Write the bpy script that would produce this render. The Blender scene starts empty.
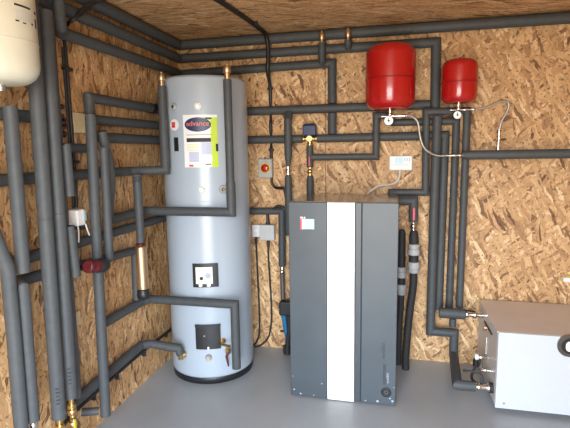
import bpy, bmesh, math, random
from mathutils import Vector, Matrix
random.seed(7)
C = bpy.context.scene.collection
S = bpy.context.scene
PI = math.pi

# ------------------------------------------------------------------ camera
cam_d = bpy.data.cameras.new('camera'); cam = bpy.data.objects.new('camera', cam_d); C.objects.link(cam)
yaw, pitch, roll, fpx = -0.23187157, -0.13336209, -0.01466649, 459.3734
cam.location = (1.56754, -3.24624, 1.48220)
_f = Vector((math.sin(yaw)*math.cos(pitch), math.cos(yaw)*math.cos(pitch), math.sin(pitch)))
_r = Vector((math.cos(yaw), -math.sin(yaw), 0)); _u = _r.cross(_f)
_r2 = math.cos(roll)*_r + math.sin(roll)*_u; _u2 = -math.sin(roll)*_r + math.cos(roll)*_u
cam.rotation_euler = Matrix((_r2, _u2, -_f)).transposed().to_euler()
cam_d.sensor_fit = 'HORIZONTAL'; cam_d.sensor_width = 36; cam_d.lens = fpx/570*36
cam_d.clip_start = .02
S.camera = cam

# ------------------------------------------------------------------ light: daylight through the open doorway behind the camera
w = bpy.data.worlds.new('sky'); S.world = w; w.use_nodes = True
nt = w.node_tree; nt.nodes.clear()
wo = nt.nodes.new('ShaderNodeOutputWorld'); bg = nt.nodes.new('ShaderNodeBackground')
tc = nt.nodes.new('ShaderNodeTexCoord'); sp = nt.nodes.new('ShaderNodeSeparateXYZ'); cr = nt.nodes.new('ShaderNodeValToRGB')
mr = nt.nodes.new('ShaderNodeMapRange'); mr.inputs[1].default_value = -1; mr.inputs[2].default_value = 1
nt.links.new(tc.outputs['Generated'], sp.inputs[0]); nt.links.new(sp.outputs[2], mr.inputs[0]); nt.links.new(mr.outputs[0], cr.inputs[0])
e = cr.color_ramp.elements
e[0].position = .47; e[0].color = (.42, .37, .30, 1)
e[1].position = .53; e[1].color = (.92, .97, 1.0, 1)
x = e.new(.8); x.color = (.62, .80, 1.0, 1)
nt.links.new(cr.outputs[0], bg.inputs[0]); bg.inputs[1].default_value = 9.0
nt.links.new(bg.outputs[0], wo.inputs[0])
DX0, DX1, DZ, FY = .75, 2.15, 2.06, -3.6
pl = bpy.data.lights.new('doorway_portal', 'AREA'); pl.shape = 'RECTANGLE'; pl.size = DX1-DX0; pl.size_y = DZ
pl.cycles.is_portal = True
po = bpy.data.objects.new('doorway_portal', pl); C.objects.link(po)
po.location = ((DX0+DX1)/2, FY-.06, DZ/2); po.rotation_euler = (PI/2, 0, 0)
S.view_settings.view_transform = 'Standard'; S.view_settings.look = 'None'
S.view_settings.exposure = 1.54; S.view_settings.gamma = 1; S.view_settings.use_curve_mapping = False

# ------------------------------------------------------------------ materials
def mat(name, col, rough=.5, metal=0, noise=0, nscale=20, bump=0, bscale=200, coat=0, spec=None):
    m = bpy.data.materials.new(name); m.use_nodes = True; t = m.node_tree; b = t.nodes['Principled BSDF']
    b.inputs['Base Color'].default_value = (*col, 1); b.inputs['Roughness'].default_value = rough; b.inputs['Metallic'].default_value = metal
    if coat: b.inputs['Coat Weight'].default_value = coat; b.inputs['Coat Roughness'].default_value = .08
    if spec is not None: b.inputs['Specular IOR Level'].default_value = spec
    g = t.nodes.new('ShaderNodeTexCoord')
    n = t.nodes.new('ShaderNodeTexNoise'); n.inputs['Scale'].default_value = nscale; n.inputs['Detail'].default_value = 4
    t.links.new(g.outputs['Object'], n.inputs['Vector'])
    r = t.nodes.new('ShaderNodeValToRGB'); k = noise
    r.color_ramp.elements[0].position = .3; r.color_ramp.elements[1].position = .7
    r.color_ramp.elements[0].color = (*[c*(1-k) for c in col], 1); r.color_ramp.elements[1].color = (*[min(1, c*(1+k)) for c in col], 1)
    t.links.new(n.outputs[0], r.inputs[0]); t.links.new(r.outputs[0], b.inputs['Base Color'])
    if bump:
        n2 = t.nodes.new('ShaderNodeTexNoise'); n2.inputs['Scale'].default_value = bscale; n2.inputs['Detail'].default_value = 3
        t.links.new(g.outputs['Object'], n2.inputs['Vector'])
        bp = t.nodes.new('ShaderNodeBump'); bp.inputs['Strength'].default_value = bump; bp.inputs['Distance'].default_value = .002
        t.links.new(n2.outputs[0], bp.inputs['Height']); t.links.new(bp.outputs[0], b.inputs['Normal'])
    return m

def osb(name, ax, angles, sx, sy, seed, tint=(1, 1, 1), seam=None):
    m = bpy.data.materials.new(name); m.use_nodes = True; t = m.node_tree; b = t.nodes['Principled BSDF']
    N = t.nodes.new; Lk = t.links.new
    g = N('ShaderNodeTexCoord'); s = N('ShaderNodeSeparateXYZ'); Lk(g.outputs['Object'], s.inputs[0])
    c = N('ShaderNodeCombineXYZ'); Lk(s.outputs[ax[0]], c.inputs[0]); Lk(s.outputs[ax[1]], c.inputs[1])
    dn = N('ShaderNodeTexNoise'); dn.noise_dimensions = '2D'; dn.inputs['Scale'].default_value = 7; dn.inputs['Detail'].default_value = 6
    Lk(c.outputs[0], dn.inputs['Vector'])
    ds = N('ShaderNodeVectorMath'); ds.operation = 'SUBTRACT'; Lk(dn.outputs['Color'], ds.inputs[0]); ds.inputs[1].default_value = (.5, .5, .5)
    dm = N('ShaderNodeVectorMath'); dm.operation = 'SCALE'; Lk(ds.outputs[0], dm.inputs[0]); dm.inputs['Scale'].default_value = .055
    da = N('ShaderNodeVectorMath'); da.operation = 'ADD'; Lk(c.outputs[0], da.inputs[0]); Lk(dm.outputs[0], da.inputs[1])
    col = None; hgt = None
    for i, a in enumerate(angles):
        mp = N('ShaderNodeMapping'); Lk(da.outputs[0], mp.inputs[0])
        mp.vector_type = 'TEXTURE'
        mp.inputs['Location'].default_value = (seed*1.37+i*3.1, seed*.77-i*2.3, 0)
        mp.inputs['Rotation'].default_value = (0, 0, math.radians(a)); mp.inputs['Scale'].default_value = (1/sx*(1+.25*math.sin(i*2)), 1/sy, 1)
        v = N('ShaderNodeTexVoronoi'); v.voronoi_dimensions = '2D'; v.inputs['Scale'].default_value = 1
        Lk(mp.outputs[0], v.inputs['Vector'])
        sc = N('ShaderNodeSeparateColor'); Lk(v.outputs['Color'], sc.inputs[0])
        r = N('ShaderNodeValToRGB'); els = r.color_ramp.elements
        stops = [(0, (.16, .075, .030)), (.10, (.36, .195, .088)), (.28, (.50, .295, .138)), (.65, (.58, .352, .170)), (.9, (.68, .445, .230)), (1, (.78, .57, .34))]
        els[0].position = 0; els[0].color = (*[q*w_ for q, w_ in zip(stops[0][1], tint)], 1)
        els[1].position = 1; els[1].color = (*[q*w_ for q, w_ in zip(stops[-1][1], tint)], 1)
        for pz, q in stops[1:-1]:
            el = els.new(pz); el.color = (*[qq*w_ for qq, w_ in zip(q, tint)], 1)
        Lk(sc.outputs[1], r.inputs[0])
        # fibre streaks along the strand
        fn = N('ShaderNodeTexNoise'); fn.noise_dimensions = '2D'; fn.inputs['Scale'].default_value = 1; fn.inputs['Detail'].default_value = 2
        fm = N('ShaderNodeMapping'); fm.vector_type = 'POINT'; fm.inputs['Scale'].default_value = (1.2, 3.5, 1); Lk(mp.outputs[0], fm.inputs[0]); Lk(fm.outputs[0], fn.inputs['Vector'])
        fr = N('ShaderNodeMapRange'); fr.inputs[1].default_value = .3; fr.inputs[2].default_value = .7; fr.inputs[3].default_value = .80; fr.inputs[4].default_value = 1.12
        Lk(fn.outputs[0], fr.inputs[0])
        mu = N('ShaderNodeVectorMath'); mu.operation = 'SCALE'; Lk(r.outputs[0], mu.inputs[0]); Lk(fr.outputs[0], mu.inputs['Scale'])
        if col is None: col = mu.outputs[0]; hgt = sc.outputs[2]
        else:
            th = N('ShaderNodeMath'); th.operation = 'GREATER_THAN'; th.inputs[1].default_value = .60; Lk(sc.outputs[0], th.inputs[0])
            mx = N('ShaderNodeMix'); mx.data_type = 'RGBA'; Lk(th.outputs[0], mx.inputs[0]); Lk(col, mx.inputs[6]); Lk(mu.outputs[0], mx.inputs[7])
            col = mx.outputs[2]
            mh = N('ShaderNodeMix'); mh.data_type = 'FLOAT'; Lk(th.outputs[0], mh.inputs[0]); Lk(hgt, mh.inputs[2]); Lk(sc.outputs[2], mh.inputs[3]); hgt = mh.outputs[0]
    # small dark chips and resin specks
    sn = N('ShaderNodeTexNoise'); sn.noise_dimensions = '2D'; sn.inputs['Scale'].default_value = 55; sn.inputs['Detail'].default_value = 2; Lk(da.outputs[0], sn.inputs['Vector'])
    sr = N('ShaderNodeMapRange'); sr.inputs[1].default_value = .62; sr.inputs[2].default_value = .70; sr.inputs[3].default_value = 1; sr.inputs[4].default_value = .42
    Lk(sn.outputs[0], sr.inputs[0])
    f = N('ShaderNodeVectorMath'); f.operation = 'SCALE'; Lk(col, f.inputs[0]); Lk(sr.outputs[0], f.inputs['Scale']); out = f.outputs[0]
    for sxv in (seam or []):
        a1 = N('ShaderNodeMath'); a1.operation = 'SUBTRACT'; Lk(s.outputs[ax[0]], a1.inputs[0]); a1.inputs[1].default_value = sxv
        a2 = N('ShaderNodeMath'); a2.operation = 'ABSOLUTE'; Lk(a1.outputs[0], a2.inputs[0])
        a3 = N('ShaderNodeMapRange'); a3.inputs[1].default_value = .0015; a3.inputs[2].default_value = .004; a3.inputs[3].default_value = .3; a3.inputs[4].default_value = 1; Lk(a2.outputs[0], a3.inputs[0])
        f2 = N('ShaderNodeVectorMath'); f2.operation = 'SCALE'; Lk(out, f2.inputs[0]); Lk(a3.outputs[0], f2.inputs['Scale']); out = f2.outputs[0]
    Lk(out, b.inputs['Base Color']); b.inputs['Roughness'].default_value = .62
    bp = N('ShaderNodeBump'); bp.inputs['Strength'].default_value = .35; bp.inputs['Distance'].default_value = .002
    Lk(hgt, bp.inputs['Height']); Lk(bp.outputs[0], b.inputs['Normal'])
    return m

M = dict(
    osb_back=osb('osb_back_board', (0, 2), [20, 75, 130, 55, 160, 100, 40, 118], 11, 58, 3, seam=(1.10,)),
    osb_left=osb('osb_left_board', (1, 2), [90, 70, 110, 84, 100, 60, 95], 11, 60, 11, tint=(.92, .90, .87)),
    osb_ceil=osb('osb_ceiling_board', (0, 1), [0, 12, -14, 5, -5, 25], 7, 60, 23, tint=(.98, .95, .93)),
    osb_room=osb('osb_other_board', (0, 2), [20, 75, 130, 160], 11, 55, 5),
    osb_right=osb('osb_right_board', (1, 2), [20, 75, 130, 160], 11, 55, 9),
    floor=mat('grey_floor_paint', (.345, .365, .385), .36, noise=.07, nscale=3, bump=.15, bscale=60),
    foam=mat('grey_pipe_foam', (.060, .067, .073), .58, noise=.10, nscale=30, bump=.35, bscale=260, spec=.4),
    copper=mat('copper', (.75, .40, .22), .30, 1, .1), brass=mat('brass', (.72, .50, .22), .28, 1, .1),
    brushed=mat('satin_brass', (.62, .45, .28), .42, 1, .03),
    chrome=mat('nickel_plate', (.72, .70, .66), .2, 1, .03), steel=mat('braided_steel', (.45, .44, .42), .35, .9, .3, 400, .5, 500),
    cyl=mat('pale_blue_grey_enamel', (.375, .44, .515), .28, noise=.015, nscale=4, spec=.5),
    black=mat('black_plastic', (.012, .013, .015), .45, noise=.1), rubber=mat('black_rubber', (.018, .018, .019), .7, noise=.15),
    darkbox=mat('graphite_sheet_metal', (.052, .067, .081), .42, noise=.10, nscale=5, bump=.05, bscale=100),
    darkstrip=mat('dark_graphite_trim', (.040, .051, .062), .4, noise=.05),
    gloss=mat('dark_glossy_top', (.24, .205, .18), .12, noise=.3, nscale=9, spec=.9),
    white=mat('white_panel', (.86, .87, .88), .35, noise=.01), whitebox=mat('white_coated_steel', (.50, .53, .58), .38, noise=.01),
    lid=mat('warm_grey_steel_lid', (.62, .57, .545), .36, noise=.04, nscale=6),
    red=mat('red_enamel', (.40, .008, .008), .25, noise=.03, coat=.4), darkred=mat('dark_red_plastic', (.085, .008, .011), .4, noise=.1),
    pink=mat('pink_red_lever', (.55, .07, .10), .4, noise=.05),
    cream=mat('cream_enamel', (.54, .525, .43), .3, noise=.02), plastic=mat('white_plastic', (.74, .75, .77), .4, noise=.02),
    greyplastic=mat('grey_plastic', (.36, .37, .38), .5, noise=.05), navy=mat('navy_plastic', (.008, .022, .085), .4, noise=.1),
    blue=mat('bright_blue_hose', (.012, .13, .30), .4, noise=.1), yellow=mat('yellow_plastic', (.50, .42, .04), .45, noise=.05),
    darkchrome=mat('dark_chrome', (.30, .28, .26), .25, 1, .05), boxgrey=mat('light_grey_plastic', (.46, .47, .47), .45, noise=.03), darkhose=mat('dark_braid', (.10, .095, .09), .5, .3, .5, 300),
    lime=mat('lime_print', (.50, .66, .05), .5, noise=.03), inkblue=mat('dark_blue_ink', (.015, .02, .09), .4, noise=.05),
    ink=mat('black_ink', (.02, .02, .022), .6, noise=.05), greyink=mat('grey_ink', (.38, .41, .50), .6, noise=.04), paleink=mat('lilac_grey_print', (.50, .54, .72), .5, noise=.03),
    paper=mat('white_label_paper', (.78, .79, .80), .45, noise=.01), seamred=mat('red_seam_painted_shade', (.10, .004, .004), .6, noise=.05), redink=mat('red_ink', (.65, .06, .05), .5, noise=.05), orange=mat('orange_ink', (.75, .22, .10), .5, noise=.05),
    paleblue=mat('pale_blue_print', (.42, .68, .80), .4, noise=.03), wood=mat('pale_wood', (.60, .47, .29), .6, noise=.12, nscale=60),
    cableW=mat('white_cable', (.62, .56, .50), .5, noise=.05), tiecream=mat('cream_plate', (.80, .79, .72), .4, noise=.02),
)

# ------------------------------------------------------------------ mesh helpers
ORG = {}
def obj(name, bm, m, parent=None, loc=None):
    me = bpy.data.meshes.new(name)
    o = bpy.data.objects.new(name, me); C.objects.link(o)
    base = Vector(loc) if loc is not None else (ORG[parent.name] if parent else None)
    if base is None:
        zs = [v.co for v in bm.verts]
        base = Vector((sum(v.x for v in zs)/len(zs), sum(v.y for v in zs)/len(zs), min(v.z for v in zs)))
    bmesh.ops.translate(bm, verts=bm.verts, vec=-base)
    bmesh.ops.recalc_face_normals(bm, faces=bm.faces)
    bm.to_mesh(me); bm.free()
    me.materials.append(M[m])
    if parent: o.parent = parent
    else: o.location = base
    ORG[o.name] = base
    return o
def tag(o, label=None, cat=None, group=None, kind=None):
    if label: o['label'] = label
    if cat: o['category'] = cat
    if group: o['group'] = group
    if kind: o['kind'] = kind
    return o
def thing(name, label, cat, loc, group=None):
    o = bpy.data.objects.new(name, None); C.objects.link(o); o.location = loc; o.empty_display_size = .05
    ORG[o.name] = Vector(loc); return tag(o, label, cat, group)
def B(): return bmesh.new()
def box(bm, lo, hi, bev=0, seg=2, rot=None):
    lo, hi = Vector(lo), Vector(hi); c = (lo+hi)/2; s = hi-lo
    r = bmesh.ops.create_cube(bm, size=1); vs = r['verts']
    bmesh.ops.scale(bm, verts=vs, vec=s)
    if bev:
        es = list({ed for v in vs for ed in v.link_edges})
        rr = bmesh.ops.bevel(bm, geom=es, offset=bev, segments=seg, profile=.5, affect='EDGES')
        vs = list({v for f in rr['faces'] for v in f.verts} | {v for v in vs if v.is_valid})
    if rot is not None: bmesh.ops.rotate(bm, verts=vs, cent=(0, 0, 0), matrix=rot)
    bmesh.ops.translate(bm, verts=vs, vec=c)
    return bm
def ring_loft(bm, rings, cap=True, sharp=()):
    n = len(rings[0])
    for a, b_ in zip(rings[:-1], rings[1:]):
        for i in range(n):
            f = bm.faces.new((a[i], a[(i+1) % n], b_[(i+1) % n], b_[i])); f.smooth = True
    if cap:
        for rg in (rings[0], rings[-1]):
            f = bm.faces.new(rg); f.smooth = False
            for ed in f.edges: ed.smooth = False
    for i in sharp:
        rg = rings[i]
        for k in range(n):
            ed = bm.edges.get((rg[k], rg[(k+1) % n]))
            if ed: ed.smooth = False
def perp(d):
    a = Vector((0, 0, 1)) if abs(d.z) < .9 else Vector((1, 0, 0))
    a = (a - d*a.dot(d)).normalized(); return a, d.cross(a)
def sweep(bm, pts, r, n=20, groove=True, seams=True):
    """mitred tube; r is a number or one radius per point"""
    P = [Vector(p) for p in pts]
    rs = [r]*len(P) if isinstance(r, (int, float)) else list(r)
    D = [(P[i+1]-P[i]).normalized() for i in range(len(P)-1)]
    a, b_ = perp(D[0]); rings = []; shp = []
    def ring(c, a, b_, rad, d, nrm):
        out = []
        for k in range(n):
            t = 2*PI*k/n; q = rad*(math.cos(t)*a+math.sin(t)*b_)
            q = q - d*(q.dot(nrm)/d.dot(nrm)); out.append(bm.verts.new(c+q))
        return out
    rings.append(ring(P[0], a, b_, rs[0], D[0], D[0]))
    for i, d in enumerate(D):
        L_ = (P[i+1]-P[i]).length
        if seams and groove and L_ > 1.15 and rs[i] == rs[i+1]:
            k = int(L_//1.0)
            for j in range(1, k+1):
                c = P[i]+d*(L_*(j-.35)/(k+.3)); rr = rs[i]
                for off, sc in ((-.004, 1), (0, .90), (.004, 1)):
                    if off: shp.append(len(rings))
                    rings.append(ring(c+d*off, a, b_, rr*sc, d, d))
        if i < len(D)-1:
            d2 = D[i+1]; nrm = d+d2
            nrm = nrm.normalized(); rr = rs[i+1]
            if groove and d.dot(d2) < .92:
                shp.append(len(rings)); shp.append(len(rings)+2)
                rings.append(ring(P[i+1]-d*.004, a, b_, rr, d, nrm)); rings.append(ring(P[i+1], a, b_, rr*.93, d, nrm))
            else: rings.append(ring(P[i+1], a, b_, rr, d, nrm))
            q = d.rotation_difference(d2); a = q @ a; b_ = q @ b_
            if groove and d.dot(d2) < .92: rings.append(ring(P[i+1]+d2*.004, a, b_, rr, d2, nrm))
    rings.append(ring(P[-1], a, b_, rs[-1], D[-1], D[-1]))
    ring_loft(bm, rings, sharp=shp); return bm
def smooth_pts(pts, k=6):
    P = [Vector(p) for p in pts]; out = []
    for i in range(len(P)-1):
        p0 = P[i-1] if i else 2*P[0]-P[1]; p1, p2 = P[i], P[i+1]; p3 = P[i+2] if i+2 < len(P) else 2*P[-1]-P[-2]
        for j in range(k):
            t = j/k
            out.append(.5*((2*p1)+(p2-p0)*t+(2*p0-5*p1+4*p2-p3)*t*t+(3*p1-p0-3*p2+p3)*t**3))
    return out+[P[-1]]
def hose(bm, pts, r, n=10, k=6): return sweep(bm, smooth_pts(pts, k), r, n, groove=False, seams=False)
def lathe(bm, prof, loc, axis=(0, 0, 1), n=32, sharp=()):
    d = Vector(axis).normalized(); a, b_ = perp(d); c = Vector(loc); rings = []
    for r, h in prof:
        rings.append([bm.verts.new(c+d*h+max(r, 1e-4)*(math.cos(2*PI*k/n)*a+math.sin(2*PI*k/n)*b_)) for k in range(n)])
    ring_loft(bm, rings)
    for i in sharp:
        rg = rings[i]
        for k in range(n):
            ed = bm.edges.get((rg[k], rg[(k+1) % n]))
            if ed: ed.smooth = False
    return bm
def cyl(bm, p, q, r, n=20, bev=0):
    p, q = Vector(p), Vector(q); L_ = (q-p).length
    prof = [(r, 0), (r, L_)] if not bev else [(r-bev, 0), (r, bev), (r, L_-bev), (r-bev, L_)]
    return lathe(bm, prof, p, q-p, n)
def hexnut(bm, p, q, r): return lathe(bm, [(r*.9, 0), (r, .003), (r, (Vector(q)-Vector(p)).length-.003), (r*.9, (Vector(q)-Vector(p)).length)], p, Vector(q)-Vector(p), 6)
def arcpatch(bm, c, r, a0, a1, z0, z1, th=.003, n=10):
    """slab that hugs an upright cylinder of radius r between two angles (degrees)"""
    rows = []
    for k in range(n+1):
        t = math.radians(a0+(a1-a0)*k/n); u = Vector((math.cos(t), math.sin(t), 0))
        rows.append([bm.verts.new(Vector((c[0], c[1], 0))+u*rr+Vector((0, 0, z))) for rr, z in ((r, z0), (r+th, z0), (r+th, z1), (r, z1))])
    for A, Bq in zip(rows[:-1], rows[1:]):
        for i in range(4): bm.faces.new((A[i], A[(i+1) % 4], Bq[(i+1) % 4], Bq[i]))
    bm.faces.new(rows[0]); bm.faces.new(rows[-1]); return bm
def text(name, s, size, mapf, m, parent, th=.0006, align='CENTER'):
    cu = bpy.data.curves.new('t', 'FONT'); cu.body = s; cu.size = size; cu.extrude = th; cu.align_x = align; cu.align_y = 'CENTER'; cu.resolution_u = 3
    o = bpy.data.objects.new('t', cu); C.objects.link(o)
    dg = bpy.context.evaluated_depsgraph_get(); me = o.evaluated_get(dg).to_mesh()
    bm = B(); bm.from_mesh(me); o.evaluated_get(dg).to_mesh_clear()
    bpy.data.objects.remove(o); bpy.data.curves.remove(cu)
    for v in bm.verts: v.co = mapf(v.co)
    return obj(name, bm, m, parent)
def pipe(label, pts, r=.026, name='insulated_pipe', group=None, stubs=()):
    o = obj(name, sweep(B(), pts, r), 'foam'); tag(o, label, 'pipe', group)
    for p, q, rr in stubs: obj('copper_end', cyl(B(), p, q, rr), 'copper', o)
    return o
def struct(name, bm, m, parent=None):
    o = obj(name, bm, m, parent, loc=None if parent else (0, 0, 0)); o['kind'] = 'structure'; return o

# ------------------------------------------------------------------ the room
H, RX = 2.3, 3.3
struct('floor', box(B(), (-.12, FY-.12, -.1), (RX+.12, .12, 0)), 'floor')
struct('ceiling', box(B(), (-.12, FY-.12, H), (RX+.12, .12, H+.1)), 'osb_ceil')
struct('wall_back', box(B(), (-.12, 0, 0), (RX+.12, .12, H)), 'osb_back')
struct('wall_left', box(B(), (-.12, FY, 0), (0, 0, H)), 'osb_left')
struct('wall_right', box(B(), (RX, FY, 0), (RX+.12, 0, H)), 'osb_right')
fw = B(); box(fw, (-.12, FY-.12, 0), (DX0, FY, H)); box(fw, (DX1, FY-.12, 0), (RX+.12, FY, H)); box(fw, (DX0, FY-.12, DZ), (DX1, FY, H))
struct('wall_front', fw, 'osb_room')

# ------------------------------------------------------------------ hot water cylinder
CX, CY, CR = .358, -.372, .278
hw = thing('hot_water_cylinder', 'tall pale blue-grey hot water cylinder standing on the floor in the corner', 'water cylinder', (CX, CY, 0))
prof = [(.20, .045), (CR-.004, .045), (CR, .055), (CR, .06)]
for k in range(9):
    a = k/8*PI/2; prof.append((CR-.03+.03*math.cos(a), 1.925+.025*math.sin(a)))
prof += [(.15, 1.962), (0.0, 1.966)]
prof = [(CR if i == 3 else r, z) for i, (r, z) in enumerate(prof)]
body = obj('shell', lathe(B(), prof, (CX, CY, 0), n=96), 'cyl', hw)
for z in (.505, 1.19): obj('shell_seam', lathe(B(), [(CR-.002, z-.002), (CR+.0012, z-.0015), (CR+.0012, z+.0015), (CR-.002, z+.002)], (CX, CY, 0), n=96), 'cyl', body)
obj('base_ring', lathe(B(), [(.262, 0), (.274, .003), (.276, .04), (.272, .047), (.2, .05)], (CX, CY, 0), n=64), 'black', hw)
c2 = (CX, CY)
def onc(a, z, dr=0):
    t = math.radians(a); return Vector((CX+(CR+dr)*math.cos(t), CY+(CR+dr)*math.sin(t), z))
th = obj('thermostat_housing', arcpatch(B(), c2, CR-.002, -89.8, -57.6, .652, .803, .012), 'black', hw)
obj('thermostat_plate', arcpatch(B(), c2, CR+.009, -85.5, -65, .676, .782, .006), 'tiecream', th)
for a in (-80, -70): obj('plate_lug', cyl(B(), onc(a, .668, .006), onc(a, .668, .016), .012, 16), 'tiecream', th)
obj('thermostat_knob', cyl(B(), onc(-78.5, .712, .012), onc(-78.5, .712, .024), .011, 20, .002), 'black', th)
obj('thermostat_dial', lathe(B(), [(.013, 0), (.018, .001), (.018, .002), (.013, .003)], onc(-70.5, .728, .014), onc(-70.5, 0)-Vector((CX, CY, 0)), 24), 'greyink', th)
ct = obj('immersion_cover', arcpatch(B(), c2, CR-.002, -89.3, -57.6, .245, .405, .014), 'black', hw)
obj('cover_lip', arcpatch(B(), c2, CR+.010, -89.6, -57.3, .392, .409, .005), 'ink', ct)
obj('cover_screw', cyl(B(), onc(-78, .335, .011), onc(-78, .335, .014), .004, 12), 'greyplastic', ct)
obj('cover_notch', arcpatch(B(), c2, CR+.011, -74.5, -72.5, .240, .262, .003, 2), 'tiecream', ct)
def boss(a, z, r, m1='tiecream', m2='chrome', ln=.012):
    ax = onc(a, 0)-Vector((CX, CY, 0))
    q = obj('boss', lathe(B(), [(r, -.004), (r, ln*.6), (r*.8, ln), (r*.55, ln), (r*.5, ln*.6)], onc(a, z), ax, 24), m1, hw)
    obj('boss_plug', lathe(B(), [(r*.5, -.002), (r*.5, ln*.9), (r*.35, ln*1.05)], onc(a, z), ax, 6), m2, q)
boss(-75.2, 1.762, .022); boss(-74.3, 1.262, .019); boss(-73.7, .189, .020, 'greyplastic', 'brass', .03); boss(-47.9, 1.262, .026, 'greyplastic', 'chrome', .02)
boss(-106.3, 1.763, .020, 'greyplastic', 'black', .025)
# label on the shell
lab = obj('data_label', arcpatch(B(), c2, CR, -95, -52.3, 1.400, 1.713, .0012, 24), 'paper', hw)
def ang(u): return -95+u*42.7
def lz(v): return 1.713-v*.313
def lp(m, u0, u1, v0, v1, th=.0022, name='label_print', n=6): return obj(name, arcpatch(B(), c2, CR, ang(u0), ang(u1), lz(v1), lz(v0), th, n), m, lab)
lp('lime', .80, 1.0, .05, 1.0); lp('lime', .62, .8, .05, .10)
ov = B(); rows = []
cu_, cv_, ru, rv = .435, .185, .385, .135
cc = ov.verts.new(Vector((0, 0, 0)))
def lpt(u, v, dr):
    p = onc(ang(u), lz(v), dr); return p
cc.co = lpt(cu_, cv_, .0034); rims = []
for j in (1, 2, 3, 4):
    rims.append([ov.verts.new(lpt(cu_+ru*j/4*math.cos(2*PI*k/40), cv_+rv*j/4*math.sin(2*PI*k/40), .0034)) for k in range(40)])
for k in range(40):
    ov.faces.new((cc, rims[0][k], rims[0][(k+1) % 40]))
    for j in range(3): ov.faces.new((rims[j][k], rims[j+1][k], rims[j+1][(k+1) % 40], rims[j][(k+1) % 40]))
ed = [ov.verts.new(lpt(cu_+ru*math.cos(2*PI*k/40), cv_+rv*math.sin(2*PI*k/40), 0)) for k in range(40)]
for k in range(40): ov.faces.new((rims[3][k], ed[k], ed[(k+1) % 40], rims[3][(k+1) % 40]))
obj('oval_logo', ov, 'inkblue', lab)
text('logo_text', 'advance', .043, lambda p: onc(ang(cu_)+math.degrees(p.x/CR), lz(.17)+p.y, .0036+p.z), 'orange', lab)
lp('ink', .09, .83, .44, .515); lp('ink', .09, .85, .375, .383, .0024); lp('ink', .66, .84, .055, .085, .0024)
for j in range(5): lp('lime', .10, .42, .56+j*.028, .567+j*.028, .0020)
lp('paleink', .15, .45, .70, .90)
for j in range(5): lp('greyink', .16, .44, .725+j*.035, .731+j*.035, .0028)
lp('paleink', .52, .82, .52, .76)
for j in range(6): lp('greyink', .66, .80, .545+j*.034, .553+j*.034, .0028)
lp('white', .53, .82, .78, .89, .0024); lp('ink', .62, .78, .935, .955, .0026); lp('redink', .14, .27, .95, .985)
obj('round_sticker', cyl(B(), onc(-108.5, 1.657, -.001), onc(-108.5, 1.657, .002), .034, 28), 'paper', hw)
obj('sticker_square', arcpatch(B(), c2, CR, -113, -107, 1.64, 1.675, .0032, 4), 'redink', hw)
obj('rating_tab', arcpatch(B(), c2, CR, -110.2, -103.4, 1.498, 1.582, .003, 4), 'black', hw)
obj('rating_tab', arcpatch(B(), c2, CR, -55, -52, 1.495, 1.540, .003, 3), 'black', hw)
# brass side outlet and drain cock
oc = obj('side_outlet', cyl(B(), onc(-54.7, .29, -.004), onc(-54.7, .29, .012), .018), 'brass', hw)
obj('outlet_pipe', sweep(B(), [onc(-55, .292, .008), (.535, -.665, .295), (.60, -.690, .297)], .009, 14, False), 'brass', oc)
dc = obj('drain_cock', lathe(B(), [(.013, -.004), (.013, .02), (.018, .022), (.018, .04), (.010, .045)], onc(-50, .225), onc(-50, 0)-Vector((CX, CY, 0)), 16), 'brass', hw)
q0 = onc(-50, .225, .04)
obj('drain_lever', sweep(B(), [q0, q0+Vector((-.012, -.006, -.03)), q0+Vector((.0, -.006, -.095))], [.006, .008, .005], 10, False), 'darkred', dc)

# ------------------------------------------------------------------ pipes of the back wall and ceiling line (they turn the corner onto the left wall)
XA, YA = .046, -.048
pipe('topmost grey insulated pipe running round the room just under the ceiling', [(.045, FY+.01, 2.262), (.045, -.047, 2.262), (RX-.01, -.047, 2.255)], .0335)
pipe('second pipe below the ceiling, dropping just left of the small red vessel', [(.045, FY+.01, 2.168), (.045, YA, 2.168), (1.822, YA, 2.166), (1.826, YA, 1.745)], .031)
pipe('third pipe below the ceiling, dropping between the cylinder and large red vessel', [(.118, -1.395, 2.295), (.118, -1.395, 2.085), (.105, -1.375, 2.055), (XA, -1.30, 2.052), (XA, YA, 2.060), (1.155, YA, 2.075), (1.155, YA, 1.810)], [.025, .025, .026, .029, .029, .030, .030])
pipe('long insulated pipe passing behind the bottom of the large red vessel', [(XA, -1.132, 1.695), (XA, -1.132, 1.775), (XA, YA, 1.775), (1.793, YA, 1.777)], [.026, .026, .0295, .0305])
pipe('short vertical insulated pipe between the two long level pipes, right of the navy valve', [(1.155, YA, 1.744), (1.155, YA, 1.604)], .030)
pipe('level insulated pipe running from behind the cylinder to the left port of the navy valve', [(XA, -1.05, 1.575), (XA, YA, 1.575), (.945, YA, 1.574)], .028)
pipe('insulated pipe from the navy valve rightwards, turning down as the middle tall riser', [(1.050, YA, 1.574), (1.893, YA, 1.578), (1.885, YA, .40)], .0285)
pipe('bowed insulated drop pipe behind the left edge of the dark heat pump', [(.858, -.076, 1.745), (.858, -.115, 1.70), (.858, -.115, 1.46), (.856, -.115, 1.385)], [.027, .027, .027, .014])
d8 = thing('insulated_pipe', 'lower insulated drop pipe with a small nickel joint, dipping behind the heat pump', 'pipe', (.856, -.115, .9))
obj('foam_sleeve', sweep(B(), [(.855, -.115, 1.325), (.855, -.115, 1.30), (.855, -.115, .92), (1.06, -.115, .92), (1.06, -.195, .92)], [.018, .025, .025, .025, .025], groove=False), 'foam', d8)
jt = B(); cyl(jt, (.856, -.115, 1.384), (.855, -.115, 1.326), .011); hexnut(jt, (.8555, -.115, 1.365), (.8555, -.115, 1.345), .017)
obj('joint', jt, 'chrome', d8)
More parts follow.
